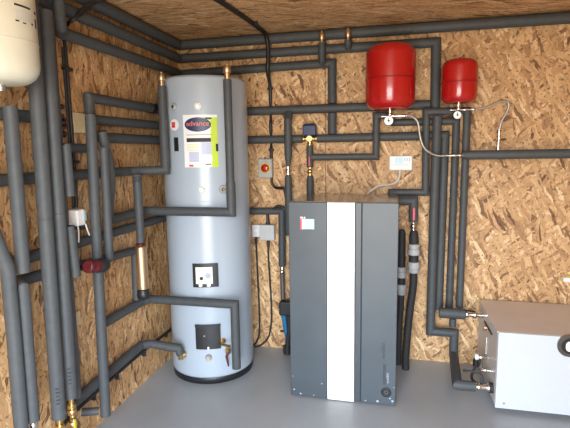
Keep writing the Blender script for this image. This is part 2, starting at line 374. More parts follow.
pipe('insulated pipe stepping up below the large red vessel gauge to a tall riser', [(1.022, -.115, 1.447), (1.15, -.115, 1.446), (1.455, -.115, 1.445), (1.453, -.115, 1.712), (1.515, -.115, 1.712), (1.560, -.046, 1.668), (1.961, -.046, 1.668), (1.955, -.046, .40)], [.024, .022, .023, .023, .023, .023, .024, .024])
pipe('insulated pipe arching over the tall risers and returning left to the heat pump top', [(2.012, -.106, .44), (2.016, -.106, 1.727), (1.768, -.106, 1.727), (1.776, -.106, 1.208), (1.560, -.106, 1.208), (1.560, -.106, 1.10)], [.0235]*6)
pipe('thick tall insulated riser nearest the heat pump, stepping right near the floor', [(1.837, -.112, 1.698), (1.832, -.112, 1.2), (1.831, -.112, .262), (1.985, -.112, .262), (1.985, -.112, .115), (1.955, -.54, .112), (2.055, -.54, .112)], [.029]*7)
p9 = thing('insulated_pipe', 'level insulated pipe along the bare right part of the back wall', 'pipe', (1.985, -.172, 1.45))
obj('foam_sleeve', sweep(B(), [(1.985, -.172, 1.449), (2.03, -.172, 1.449), (RX-.01, -.172, 1.452)], [.020, .0285, .0285], groove=False), 'foam', p9)
tb = B(); cyl(tb, (1.900, -.172, 1.447), (1.986, -.172, 1.449), .009); hexnut(tb, (1.93, -.172, 1.448), (1.95, -.172, 1.448), .014); hexnut(tb, (1.965, -.172, 1.448), (1.982, -.172, 1.448), .014)
obj('pipe_coupling', tb, 'chrome', p9)
for xx in (2.4, 3.0):
    hb = B(); box(hb, (xx-.012, -.15, 1.435), (xx+.012, 0.001, 1.463)); obj('pipe_clip', hb, 'black', p9)
# pipe from box left side
def boxpipe(label, x0, x1, x2, y, z, r):
    t = thing('insulated_pipe', label, 'pipe', (x0, y, z))
    obj('foam_sleeve', sweep(B(), [(x0, y, z), (x1, y, z)], r), 'foam', t)
    k = B(); cyl(k, (x1-.01, y, z), (x2, y, z), r*.45); hexnut(k, (x1, y, z), (x1+.02, y, z), r*.72); hexnut(k, (x1+.045, y, z), (x1+.07, y, z), r*.75)
    obj('union', k, 'chrome', t)
    return t
t = boxpipe('short thick insulated stub entering the white box near its top', 1.875, 2.035, 2.148, -.205, .430, .034)
obj('isolator_lever', sweep(B(), [(2.085, -.205, .44), (2.085, -.235, .46), (2.03, -.25, .47)], .006, 8, False), 'black', t)
obj('foam_collar', sweep(B(), [(1.961, -.205, .395), (1.961, -.205, .345)], .022), 'foam', t)
t = thing('union_fitting', 'nickel union joining the floor pipe to the bottom of the white box', 'pipe fitting', (2.056, -.54, .112))
k = B(); cyl(k, (2.057, -.54, .112), (2.149, -.54, .112), .021); hexnut(k, (2.062, -.54, .112), (2.085, -.54, .112), .026); hexnut(k, (2.115, -.54, .112), (2.14, -.54, .112), .027)
obj('union_body', k, 'chrome', t)
obj('union_gasket', cyl(B(), (2.130, -.54, .112), (2.1495, -.54, .112), .030), 'rubber', t)
obj('isolator_lever', sweep(B(), [(2.09, -.54, .135), (2.09, -.53, .175), (2.04, -.52, .195), (1.99, -.50, .185)], .006, 8, False), 'black', t)

# ------------------------------------------------------------------ pipes crossing the front of the cylinder
YF = -.688
j = thing('insulated_pipe', 'insulated pipe dropping down the front right of the cylinder and turning left across it', 'pipe', (.638, YF, 1.12))
obj('foam_sleeve', sweep(B(), [(.636, YF, 1.90), (.636, YF, 1.290)], .024), 'foam', j)
obj('foam_elbow', sweep(B(), [(.637, YF, 1.315), (.638, YF, 1.135), (XA+.03, YF, 1.135), (XA, -.75, 1.130), (XA, -1.03, 1.126)], .0275), 'foam', j)
vb = B(); cyl(vb, (.636, YF, 1.895), (.636, YF, 1.935), .016); cyl(vb, (.636, YF, 1.935), (.636, YF, 1.975), .023, bev=.003); cyl(vb, (.636, YF, 1.975), (.636, YF, 1.985), .009)
obj('air_vent', vb, 'brushed', j)
g = thing('insulated_pipe', 'insulated pipe dropping down the front left of the cylinder to the long level pipe', 'pipe', (.213, -.665, 1.38))
obj('foam_sleeve', sweep(B(), [(.213, -.665, 1.885), (.213, -.665, 1.385), (.12, -.72, 1.385), (XA, -.80, 1.385), (XA, -2.3, 1.390)], .026), 'foam', g)
vb = B(); cyl(vb, (.213, -.665, 1.88), (.213, -.665, 1.915), .013); cyl(vb, (.213, -.665, 1.915), (.213, -.665, 1.955), .020, bev=.003); cyl(vb, (.213, -.665, 1.955), (.213, -.665, 1.967), .007)
obj('air_vent', vb, 'brushed', g)
obj('foam_elbow', sweep(B(), [(.213, -.665, 1.69), (.213, -.665, 1.40)], .0285), 'foam', g)
pipe('insulated pipe crossing low on the cylinder and dropping to its bottom right', [(XA, -1.15, .575), (XA, -.745, .568), (.075, YF, .568), (.640, YF, .568), (.640, YF, .158)], .027)
pipe('lowest sloping insulated pipe on the left wall, entering the cylinder base', [(XA, -1.50, .265), (XA, -.78, .296), (.09, -.735, .290), (.262, -.705, .262), (.272, -.70, .222)], .027)
fb = B(); cyl(fb, (.272, -.700, .222), (.272, -.695, .19), .018); cyl(fb, (.272, -.697, .200), (.266, -.6365, .197), .015); hexnut(fb, (.270, -.675, .1985), (.2685, -.655, .1985), .023)
tag(obj('elbow_fitting', fb, 'brass'), 'brass elbow on the lower left of the cylinder', 'pipe fitting')
dd = thing('insulated_pipe', 'insulated pipe behind the cylinder turning down beside the white socket boxes', 'pipe', (.787, YA, .64))
obj('foam_sleeve', sweep(B(), [(XA, -1.72, 1.050), (XA, YA, 1.052), (.790, YA, 1.062), (.785, YA, .655)], .026), 'foam', dd)
nb = B(); cyl(nb, (.785, YA, .656), (.784, YA, .60), .013); hexnut(nb, (.785, YA, .645), (.785, YA, .625), .019); hexnut(nb, (.784, YA, .620), (.784, YA, .602), .016)
obj('pipe_coupling', nb, 'chrome', dd)

# ------------------------------------------------------------------ left wall pipes
XV = .16
cop = .011
def riser(label, y0, z0, y1, z1, r, x=XV, marks=None):
    o = pipe(label, [(x, y0, z0), (x, y1, z1)], r)
    if marks:
        mk = B(); a = math.degrees(math.atan2(-3.246-y1, 1.567-x))+8
        for jj in range(5):
            zz = marks+jj*.017; arcpatch(mk, (x, y1), r-.0005, a-20, a+4+7*(jj % 2), zz, zz+.006, .0014, 3)
        obj('printed_marks', mk, 'ink', o)
    return o
riser('thickest tall insulated riser on the left wall, just right of the cream vessel', -1.612, 2.10, -1.648, .345, .0295, marks=.42)
riser('second tall riser right of the cream vessel, ending higher above the floor', -1.535, 2.075, -1.566, .395, .0285, marks=.47)
pipe('recessed tall riser half hidden behind the two foremost left risers', [(.100, -1.448, 2.01), (.100, -1.458, .33)], .0245)
lz0 = thing('insulated_pipe', 'left riser beside the cream vessel stopping halfway down with a cut end', 'pipe', (XV, -1.77, 1.03))
obj('foam_sleeve', sweep(B(), [(XV, -1.770, 1.03), (XV, -1.762, 1.668)], .026), 'foam', lz0)
pipe('short level insulated pipe just below the cream vessel', [(.045, -2.35, 1.652), (.045, -1.47, 1.650)], .026)
pipe('insulated pipe starting at a low elbow on the far left and running down', [(.165, -1.795, .42), (.165, -1.786, .975), (.11, -1.755, .985), (XA, -1.70, .965), (XA, -1.36, .942)], .0245)
pipe('leftmost insulated pipe with a bend, leaning in from the edge', [(.155, -1.955, 1.60), (.155, -1.925, 1.35), (.155, -1.885, 1.20), (.155, -1.838, 1.06), (.155, -1.839, .80), (.155, -1.847, .37)], .0265)
pipe('short capped pipe stub above the white actuator', [(.160, -1.472, 1.302), (.160, -1.474, 1.515), (.126, -1.460, 1.517)], .0225)
pipe('short level insulated pipe between the recessed riser and the tall left drop', [(XA, -1.40, 1.518), (XA, -1.13, 1.518)], .0225)
pipe('short capped pipe stub below the white actuator', [(.160, -1.490, 1.170), (.160, -1.474, .935)], .0235)
pipe('tall insulated drop on the left wall reaching nearly to the floor', [(XA, -.42, 1.672), (XA, -1.13, 1.665), (.124, -1.236, 1.660), (.126, -1.255, 1.15), (.128, -1.287, .135)], .0255)
pipe('small foot stub at the bottom of the tall left drop', [(.03, -1.345, .175), (.10, -1.30, .165)], .020)
pipe('bowed insulated pipe that kinks right before joining a level pipe', [(.128, -1.160, 1.602), (.128, -1.116, 1.46), (.128, -1.106, 1.36), (.128, -1.140, 1.20), (.125, -1.155, 1.13)], .0235)
pipe('round topped insulated pipe between the tall drop and the bowed pipe', [(.164, -1.203, 1.518), (.162, -1.214, .955)], .0215)

# separator with its feed
b = thing('dirt_separator', 'satin brass cylindrical separator with a black base on the left wall', 'separator', (.135, -.868, .63))
obj('separator_body', lathe(B(), [(.012, .690), (.032, .692), (.0335, .697), (.0335, .945), (.031, .952), (.012, .956)], (.135, -.868, 0), n=32, sharp=(2, 3)), 'brushed', b)
obj('base_cap', lathe(B(), [(.030, .635), (.036, .640), (.038, .668), (.034, .676), (.034, .690)], (.135, -.868, 0), n=28), 'black', b)
obj('top_collar', lathe(B(), [(.026, .956), (.028, .958), (.028, .964), (.020, .970)], (.135, -.868, 0), n=28), 'darkred', b)
tp = thing('insulated_pipe', 'short insulated pipe standing on top of the brass separator', 'pipe', (.13, -.86, .97))
obj('foam_sleeve', sweep(B(), [(.135, -.866, .971), (.130, -.856, 1.325)], [.023, .0255]), 'foam', tp)
kk = B()
for z in (1.328, 1.342, 1.356): lathe(kk, [(.022, z), (.0275, z+.003), (.0275, z+.009), (.022, z+.012)], (.130, -.856, 0), n=24)
cyl(kk, (.130, -.856, 1.325), (.130, -.856, 1.37), .021); obj('tape_rings', kk, 'foam', tp)
pipe('insulated pipe leaving the dark red valve and turning down behind the brass separator', [(XA, -1.325, .935), (XA, -.79, .905), (XA, -.800, .60)], .0235)
v = thing('pump_valve', 'dark red and black valve head between the left risers', 'valve', (.16, -1.33, .91))
A0, A1, A2 = Vector((.205, -1.450, .975)), Vector((.208, -1.385, .962)), Vector((.210, -1.310, .952))
obj('valve_body', lathe(B(), [(.024, 0), (.030, .004), (.030, .018), (.027, .021), (.027, .038), (.030, .041), (.030, .074), (.026, .08)], A0, A1-A0, 28), 'darkred', v)
hd = obj('valve_knob', lathe(B(), [(.026, 0), (.034, .006), (.035, .05), (.031, .066), (.012, .070)], A1, A2-A1, 28), 'black', v)
mk = B()
for s_, zz in ((-1, .0), (1, .006)):
    m0 = A1+(A2-A1)*.55+Vector((.036*.62, -.036*.78, zz)); box(mk, m0+Vector((-.009, -.004, -.003+s_*.008)), m0+Vector((.009, .003, .003+s_*.008)), rot=Matrix.Rotation(s_*.6, 3, 'Y'))
obj('knob_marks', mk, 'paper', hd)
obj('valve_tail', sweep(B(), [A1, A1+Vector((-.05, .02, -.01)), (.10, -1.345, .938), (XA+.02, -1.335, .935)], .014, 14, False), 'black', v)

# valves at the bottoms of the risers
def lowvalve(label, x, y, zt, handle, name='drain_valve', zb=None):
    t = thing(name, label, 'valve', (x, y, zt-.2))
    s_ = B(); cyl(s_, (x, y, zt), (x, y, (zb or zt-.16)), .011); cyl(s_, (x, y, zt-.035), (x, y, zt-.055), .018); hexnut(s_, (x, y, zt-.06), (x, y, zt-.085), .021); hexnut(s_, (x, y, zt-.12), (x, y, zt-.14), .021)
    obj('valve_body', s_, 'brass', t)
    cyl_b = B(); cyl(cyl_b, (x, y, zt-.10), (x+.03, y-.03, zt-.10), .008); obj('spindle', cyl_b, 'chrome', t)
    hb = B(); box(hb, (x+.028, y-.036, zt-.20), (x+.037, y-.020, zt-.09), .004); obj('lever', hb, handle, t)
lowvalve('brass valve with a yellow lever under the second left riser', XV, -1.566, .397, 'yellow', zb=.02)
lowvalve('brass valve with a black lever under the thickest left riser', XV, -1.648, .347, 'black', zb=.02)
t = thing('tail_pipe', 'bare copper tail below the low elbow pipe at far left', 'pipe', (XV, -1.793, 0)); obj('copper_tail', cyl(B(), (.165, -1.796, .001), (.165, -1.796, .419), .011), 'copper', t)
hexn = B(); hexnut(hexn, (.165, -1.796, .39), (.165, -1.796, .415), .018); obj('nut', hexn, 'chrome', t)

# black cable clipped under the lowest pipe
cb = thing('clipped_cable', 'black cable clipped along the left wall below the sloping pipe', 'cable', (.02, -1.0, .2))
obj('cable', hose(B(), [(.075, -1.56, .17), (.018, -1.44, .185), (.016, -1.2, .205), (.016, -.8, .222), (.016, -.45, .222), (.016, -.08, .215)], .0095), 'rubber', cb)
for y_ in (-1.41, -1.22, -1.0, -.7, -.4):
    z_ = .20+(y_+1.33)*.027; k = B(); box(k, (0, y_-.008, z_-.032), (.024, y_+.008, z_-.004), .003); obj('cable_clip', k, 'black', cb)

# ------------------------------------------------------------------ cream expansion vessel at top left
t = thing('expansion_vessel', 'cream expansion vessel hung high on the left wall at the picture edge', 'expansion vessel', (.200, -1.84, 1.712))
tx, ty, tr = .200, -1.840, .134
pr = [(.02, 1.735)]
for k in range(1, 9): a = -PI/2+k/8*PI/2; pr.append((tr-.07+.07*math.cos(a) if k else 0, 1.805+.068*math.sin(a)))
pr[0] = (.03, 1.734)
for k in range(0, 7): a = k/6*PI/2; pr.append((tr-.06+.06*math.cos(a), 2.045+.06*math.sin(a)))
pr.append((.01, 2.108))
tb_ = obj('vessel_body', lathe(B(), pr, (tx, ty, 0), n=64), 'cream', t)
sm = B(); lathe(sm, [(tr-.002, 1.872), (tr+.0015, 1.874), (tr+.0015, 1.878), (tr-.002, 1.880)], (tx, ty, 0), n=64); obj('seam', sm, 'cream', tb_)
obj('connection', cyl(B(), (tx, ty, 1.712), (tx, ty, 1.738), .018), 'steel', t)
pm = B(); A = -50
for (a0, a1, z0, z1) in ((-66, -46, 1.983, 1.990), (-38, -33, 1.978, 1.987), (-66, -62, 1.932, 1.937), (-58, -54, 1.930, 1.934), (-38, -34.5, 1.93, 1.962), (-46, -43, 1.934, 1.94)):
    arcpatch(pm, (tx, ty), tr-.0005, -18+(a0+66)*1.4, -18+(a1+66)*1.4, z0, z1, .0012, 5)
obj('printed_label', pm, 'ink', tb_)
pm = B()
for jj in range(6): arcpatch(pm, (tx, ty), tr-.0005, -17, 14, 1.941+jj*.006, 1.9425+jj*.006, .0010, 6)
obj('printed_label', pm, 'greyink', tb_)
bk = B(); box(bk, (0, ty-.03, 1.80), (tx-tr+.01, ty+.03, 2.0), .003); obj('wall_bracket', bk, 'greyplastic', t)

# white actuator, conduit, blocks on the left wall
t = thing('valve_actuator', 'white valve actuator box with a blue sticker on the left wall', 'actuator', (.07, -1.28, 1.14))
k = B(); box(k, (.022, -1.348, 1.142), (.095, -1.286, 1.222), .010, 3); obj('housing', k, 'white', t)
k = B(); box(k, (.024, -1.290, 1.150), (.078, -1.245, 1.215), .014, 3); obj('housing_end', k, 'plastic', t)
obj('sticker', cyl(B(), (.070, -1.335, 1.182), (.070, -1.3395, 1.182), .0), 'paleblue', t) if False else None
k = B(); box(k, (.0935, -1.306, 1.165), (.0965, -1.290, 1.205), .001); obj('blue_sticker', k, 'paleblue', t)
k = B(); box(k, (.045, -1.31, 1.118), (.085, -1.27, 1.144), .004); obj('valve_neck', k, 'black', t)
k = B(); hose(k, [(.075, -1.325, 1.145), (.078, -1.325, 1.11), (.076, -1.328, 1.06)], .004); hose(k, [(.09, -1.285, 1.145), (.092, -1.28, 1.12), (.09, -1.262, 1.085)], .004); obj('white_wires', k, 'paper', t)
cd = thing('cable_conduit', 'black conduit dropping from the ceiling to the white actuator', 'conduit', (.02, -1.28, 1.22))
lpts = smooth_pts([(.50, -1.02, 2.284), (.25, -1.06, 2.282), (.112, -1.12, 2.24), (.105, -1.275, 2.118), (.05, -1.25, 2.108), (.009, -1.235, 2.07), (.009, -1.231, 1.95), (.009, -1.231, 1.6), (.009, -1.231, 1.38), (.009, -1.238, 1.222)], 8)
obj('conduit', sweep(B(), lpts, [.014 if (p.z > 2.13) else .0085 for p in lpts], 12, False, False), 'black', cd)
obj('thin_cable', hose(B(), [(.008, -1.250, 2.00), (.008, -1.250, 1.7), (.008, -1.258, 1.22)], .0065), 'black', cd)
for z_ in (1.9, 1.45):
    k = B(); box(k, (0, -1.262, z_-.008), (.028, -1.210, z_+.008), .003); obj('saddle_clip', k, 'black', cd)
t = thing('cable_gland', 'cluster of black screws and gland fittings beside the conduit', 'fitting', (.02, -1.33, 1.63))
k = B()
for (dy, dz, rr) in ((0, 0, .013), (.012, -.03, .018), (-.02, -.055, .018), (.01, .045, .012), (.008, -.085, .015)):
    lathe(k, [(rr, 0), (rr, .018), (rr*.7, .022), (rr*.3, .03)], (0, -1.305+dy, 1.67+dz), (1, 0, 0), 12)
obj('gland_body', k, 'black', t)
k = B(); hose(k, [(.02, -1.315, 1.67), (.03, -1.29, 1.65), (.025, -1.29, 1.62), (.02, -1.32, 1.60), (.02, -1.30, 1.585)], .004); obj('gland_wires', k, 'darkred', t)
t = tag(obj('timber_packer', box(B(), (0, -1.214, 1.595), (.014, -1.125, 1.695), .002), 'wood'), 'flat pale timber packer behind the conduit on the left wall', 'timber block')
t = tag(obj('timber_packer', box(B(), (0, -1.322, .618), (.012, -1.274, .692), .002), 'wood'), 'small pale wooden block low on the left wall', 'timber block')
t = tag(obj('loose_wire', hose(B(), [(.006, -1.02, .98), (.03, -.97, 1.02), (.04, -.90, 1.015), (.006, -.86, .985)], .003), 'cableW'), 'thin pale wire looped on the left wall near the separator', 'wire')
t = thing('pipe_clamp', 'black clamp round the level pipe end beside the cylinder top', 'clamp', (XA, -.50, 1.74))
lt = B(); lathe(lt, [(.0300, -.02), (.0325, -.018), (.0325, .018), (.0300, .02)], (XA, -.50, 1.775), (0, 1, 0), 20); obj('clamp_band', lt, 'black', t)
k = B(); cyl(k, (XA+.029, -.505, 1.792), (XA+.05, -.52, 1.80), .007); obj('clamp_screw', k, 'black', t)

# ------------------------------------------------------------------ back wall electrics
cd = thing('cable_conduit', 'black conduit crossing the ceiling and dropping to the red rotary switch', 'conduit', (.705, -.02, 1.44))
cpts = smooth_pts([(.57, -1.3, 2.284), (.66, -.78, 2.284), (.705, -.22, 2.284), (.715, -.118, 2.258), (.722, -.100, 2.20), (.722, -.098, 2.13), (.716, -.094, 2.05), (.712, -.030, 1.95), (.711, -.013, 1.88)], 6)
crs = [.0145 if p.z > 2.0 else .012 for p in cpts]
for z_, r_ in ((1.83, .012), (1.82, .0086), (1.72, .0086), (1.71, .012), (1.63, .012), (1.62, .0086), (1.53, .0086), (1.52, .012), (1.44, .012)): cpts.append(Vector((.709, -r_-.0006, z_))); crs.append(r_)
obj('conduit', sweep(B(), cpts, crs, 12, False, False), 'black', cd)
for (y_, z_) in ((-.9, 2.284), (-.35, 2.284)):
    k = B(); xx = .66+.04*(y_+.9)/.5; box(k, (xx-.022, y_-.008, 2.276), (xx+.022, y_+.008, 2.30), .003); obj('saddle_clip', k, 'black', cd)
for z_ in (1.93, 1.50):
    k = B(); box(k, (.690, -.026, z_-.008), (.730, 0, z_+.008), .003); obj('saddle_clip', k, 'black', cd)
sw = thing('rotary_isolator', 'grey isolator box with a red knob on the back wall', 'switch', (.672, 0, 1.30))
k = B(); box(k, (.620, -.055, 1.302), (.722, 0, 1.438), .006); obj('enclosure', k, 'greyplastic', sw)
obj('yellow_ring', cyl(B(), (.674, -.054, 1.372), (.674, -.060, 1.372), .039, 28), 'yellow', sw)
kn = obj('red_knob', lathe(B(), [(.029, 0), (.029, .012), (.026, .016), (.008, .017)], (.674, -.059, 1.372), (0, -1, 0), 28), 'red', sw)
k = B(); box(k, (.668, -.086, 1.346), (.680, -.074, 1.398), .003); obj('knob_grip', k, 'red', kn)
t = tag(obj('flexible_conduit', hose(B(), [(.709, -.02, 1.302), (.712, -.02, 1.26), (.735, -.02, 1.232), (.77, -.03, 1.226), (.805, -.04, 1.222), (.822, -.045, 1.15), (.828, -.04, 1.02), (.830, -.04, .93), (.850, -.05, .88)], .010), 'black'), 'black flexible conduit curling from below the red knob switch', 'conduit')
sp_ = thing('fused_spur', 'small white fused spur box beside the cylinder', 'socket', (.585, 0, .86))
k = B(); box(k, (.556, -.035, .864), (.615, 0, .955), .004); obj('faceplate', k, 'plastic', sp_)
k = B(); box(k, (.572, -.039, .90), (.598, -.034, .93), .002); obj('fuse_carrier', k, 'white', sp_)
jb = thing('junction_box', 'pale grey square junction box beside the white spur', 'junction box', (.672, 0, .84))
k = B(); box(k, (.617, -.048, .842), (.729, 0, .958), .006); obj('enclosure', k, 'greyplastic', jb); jb.children[0].data.materials[0] = M['boxgrey']
k = B(); cyl(k, (.676, -.022, .957), (.676, -.022, 1.035), .011); cyl(k, (.676, -.022, .957), (.676, -.022, .975), .016); obj('conduit_entry', k, 'black', jb)
def gl(x0, pts, label):
    t = thing('hanging_cable', label, 'cable', pts[-1])
    obj('cable', hose(B(), pts, .0065), 'rubber', t); k = B(); cyl(k, pts[0], Vector(pts[0])-Vector((0, 0, .05)), .011); obj('cable_gland', k, 'black', t)
gl(0, [(.582, -.022, .863), (.584, -.02, .7), (.592, -.02, .4), (.594, -.02, .2), (.585, -.02, .09), (.555, -.03, .028), (.50, -.04, .02)], 'left of the two black cables hanging from the socket boxes')
gl(0, [(.675, -.022, .841), (.674, -.02, .7), (.686, -.02, .45), (.690, -.02, .26), (.678, -.02, .15), (.655, -.02, .075), (.60, -.03, .02), (.56, -.06, .02)], 'right of the two black cables, curling back at the floor')
t = tag(obj('strap', sweep(B(), smooth_pts([(.735, -.085, 1.080), (.755, -.086, 1.098), (.775, -.087, 1.104), (.80, -.087, 1.098), (.825, -.085, 1.07), (.832, -.085, 1.03)], 4), .009, 8, False, False), 'black'), 'black rubber strap over the pipe elbow beside the heat pump', 'strap')
fh = thing('feed_hose', 'grey, black and blue hose assembly squeezed left of the heat pump', 'hose', (.80, -.09, .02))
obj('dark_hose', hose(B(), [(.784, -.046, .602), (.786, -.05, .52), (.790, -.06, .41)], .017), 'darkhose', fh)
k = B(); box(k, (.772, -.12, .300), (.865, -.05, .405), .012); obj('filter_head', k, 'black', fh)
obj('blue_hose', hose(B(), [(.800, -.09, .30), (.812, -.09, .22), (.825, -.09, .14), (.835, -.09, .07)], .019), 'blue', fh)
k = B(); hose(k, [(.842, -.115, .31), (.846, -.115, .2), (.835, -.118, .11), (.83, -.12, .01)], .016); box(k, (.775, -.10, .168), (.82, -.085, .18)); lathe(k, [(.03, 0), (.034, .02), (.03, .06)], (.825, -.09, .004), n=16); obj('black_fittings', k, 'rubber', fh)

# navy zone valve
t = thing('zone_valve', 'motorised valve with a navy blue head on the back wall', 'valve', (.998, -.05, 1.36))
k = B(); cyl(k, (.940, YA, 1.574), (1.056, YA, 1.574), .016); hexnut(k, (.944, YA, 1.574), (.962, YA, 1.574), .021); hexnut(k, (1.034, YA, 1.574), (1.052, YA, 1.574), .021); cyl(k, (.998, YA, 1.574), (.998, YA, 1.525), .014); lathe(k, [(.02, -.02), (.024, 0), (.02, .02)], (.998, YA, 1.574), (0, 1, 0), 20)
hexnut(k, (.998, YA, 1.545), (.998, YA, 1.528), .020)
obj('brass_body', k, 'brass', t)
k = B(); box(k, (.955, -.10, 1.594), (1.047, -.012, 1.668), .008, 3); hdn = obj('actuator_head', k, 'navy', t)
k = B(); box(k, (.962, -.09, 1.668), (1.040, -.02, 1.676), .003); obj('actuator_lid', k, 'black', hdn)
dz = thing('insulated_pipe', 'insulated drop below the navy valve with a pink lever and brass ball valve', 'pipe', (.998, YA, 1.0))
obj('foam_sleeve', sweep(B(), [(.998, YA, 1.527), (.998, YA, 1.375)], .024), 'foam', dz)
k = B(); box(k, (.992, YA-.034, 1.385), (1.004, YA-.022, 1.45), .003); obj('lever', k, 'pink', dz)
k = B(); cyl(k, (.998, YA, 1.376), (.998, YA, 1.318), .011); lathe(k, [(.010, -.017), (.018, -.008), (.018, .008), (.010, .017)], (.998, YA, 1.348), n=20); obj('ball_valve', k, 'brass', dz)
obj('foam_sleeve', sweep(B(), [(.998, YA, 1.318), (.998, YA, 1.28), (.998, YA, .99), (.998, -.13, .97), (1.03, -.197, .97)], [.018, .026, .026, .026, .026], groove=False), 'foam', dz)

# brass air vents
def vent(label, x, z0, z1, y):
    t = thing('air_vent', label, 'air vent', (x, y, z0))
    obj('foam_sleeve', sweep(B(), [(x, -.084, z0), (x, y, z0+.012), (x, y, z1)], .0235, groove=False), 'foam', t)
    k = B(); cyl(k, (x, y, z1-.002), (x, y, z1+.02), .010); cyl(k, (x, y, z1+.018), (x, y, z1+.066), .0185, bev=.002); cyl(k, (x, y, z1+.066), (x, y, z1+.075), .007)
    obj('vent_body', k, 'brushed', t)
vent('left brass air vent on a tall foam riser under the ceiling', 1.095, 2.075, 2.195, -.115)
vent('right brass air vent on a short foam riser under the ceiling', 1.267, 2.165, 2.200, -.115)

# ------------------------------------------------------------------ red expansion vessels
def vessel(label, x, y, r, z0, z1, gz, grad, drop):
    t = thing('expansion_vessel', label, 'expansion vessel', (x, y, z0), None)
    c = r*.46; hh = (z1-z0); pr = [(.012, z0)]
    pr.append((r*.55, z0+.006))
    for k in range(0, 7): a = -PI/2+.35+k/6*(PI/2-.35); pr.append((r-c+c*math.cos(a), z0+c+.002+c*math.sin(a)))
    for k in range(0, 7): a = k/6*(PI/2-.35); pr.append((r-c+c*math.cos(a), z1-c-.002+c*math.sin(a)))
    pr += [(r*.55, z1-.006), (.012, z1)]
    bo = obj('vessel_body', lathe(B(), pr, (x, y, 0), n=64), 'red', t)
    zm = z0+hh*.47
    obj('seam_band', lathe(B(), [(r-.003, zm-.007), (r+.004, zm-.004), (r+.004, zm), (r-.002, zm+.001)], (x, y, 0), n=64, sharp=(1, 2)), 'red', bo)
    obj('seam_groove_shade', lathe(B(), [(r-.002, zm+.0005), (r+.0018, zm+.001), (r+.0018, zm+.0045), (r-.002, zm+.005)], (x, y, 0), n=64), 'seamred', bo)  # dark red band: shade of the seam groove put into the colour
    obj('top_nipple', cyl(B(), (x, y, z1-.003), (x, y, z1+.012), .007), 'black', t)
    k = B(); box(k, (x-.02, y+r*.5, zm+.02), (x+.02, 0, zm+.05), .002); obj('wall_bracket', k, 'steel', t)
    k = B(); cyl(k, (x, y, z0+.003), (x, y, z0-.018), .011); hexnut(k, (x, y, z0-.018), (x, y, z0-.034), .014); cyl(k, (x-.05, y, z0-.036), (x+.10, y, z0-.036), .006)
    hexnut(k, (x+.03, y, z0-.036), (x+.048, y, z0-.036), .010); hexnut(k, (x+.078, y, z0-.036), (x+.098, y, z0-.036), .010)
    obj('manifold', k, 'chrome', t)
    ga = obj('pressure_gauge', lathe(B(), [(grad*.6, .022), (grad, .018), (grad, -.006), (grad*.93, -.009), (grad*.90, -.006), (.004, -.006)][::-1], (x-.006, y-.005, gz), (0, 1, 0), 28), 'black', t)
    obj('gauge_face', cyl(B(), (x-.006, y-.0105, gz), (x-.006, y-.0125, gz), grad*.88, 28), 'white', ga)
    k = B(); box(k, (x-.008, y-.0145, gz-.004), (x-.004, y-.0125, gz+grad*.6)); cyl(k, (x-.006, y-.0125, gz), (x-.006, y-.015, gz), grad*.22, 12); obj('gauge_needle', k, 'ink', ga)
    return t
vessel('large red expansion vessel with a white pressure gauge, high on the back wall', 1.541, -.236, .152, 1.733, 2.130, 1.669, .031, 0)
vessel('small red expansion vessel, right-hand and lesser of the two red ones', 1.952, -.19, .106, 1.762, 2.026, 1.694, .026, 0)
t = thing('braided_hose', 'braided hose curving from the large red vessel down to the level pipe', 'hose', (1.84, -.17, 1.45))
obj('braid', hose(B(), [(1.640, -.236, 1.697), (1.675, -.228, 1.693), (1.712, -.22, 1.655), (1.730, -.21, 1.56), (1.762, -.20, 1.49), (1.83, -.182, 1.450), (1.900, -.172, 1.447)], .0075), 'steel', t)
t = thing('braided_hose', 'braided hose arching right from the small red vessel to a brass tap', 'hose', (2.2, -.172, 1.48))
obj('braid', hose(B(), [(2.050, -.19, 1.726), (2.12, -.185, 1.738), (2.19, -.18, 1.768), (2.235, -.175, 1.762), (2.238, -.172, 1.72), (2.205, -.172, 1.65), (2.196, -.172, 1.60)], .0075), 'steel', t)
k = B(); cyl(k, (2.196, -.172, 1.602), (2.192, -.172, 1.478), .008)
for z_ in (1.585, 1.555, 1.525, 1.485): hexnut(k, (2.194, -.172, z_), (2.194, -.172, z_+.014), .013)
obj('isolator_tap', k, 'chrome', t)
k = B(); box(k, (2.206, -.180, 1.536), (2.236, -.172, 1.548), .002); obj('tap_lever', k, 'black', t)

# controller with its cable
t = thing('room_controller', 'white wall controller with a pale blue screen above the heat pump', 'controller', (1.615, 0, 1.35))
k = B(); box(k, (1.540, -.030, 1.350), (1.692, 0, 1.448), .006, 3); obj('housing', k, 'plastic', t)
k = B(); box(k, (1.580, -.0315, 1.396), (1.630, -.029, 1.436), .001); obj('screen', k, 'paleblue', t)
k = B()
for xx in (1.64, 1.655, 1.67): box(k, (xx, -.0315, 1.412), (xx+.006, -.029, 1.432), .0005)
box(k, (1.57, -.0312, 1.385), (1.665, -.029, 1.388)); obj('buttons', k, 'greyink', t)
obj('cable', hose(B(), [(1.612, -.015, 1.352), (1.610, -.015, 1.31), (1.590, -.015, 1.270), (1.54, -.015, 1.250), (1.475, -.02, 1.245), (1.435, -.03, 1.22), (1.40, -.06, 1.19), (1.40, -.16, 1.14), (1.40, -.21, 1.13)], .0085), 'cableW', t)

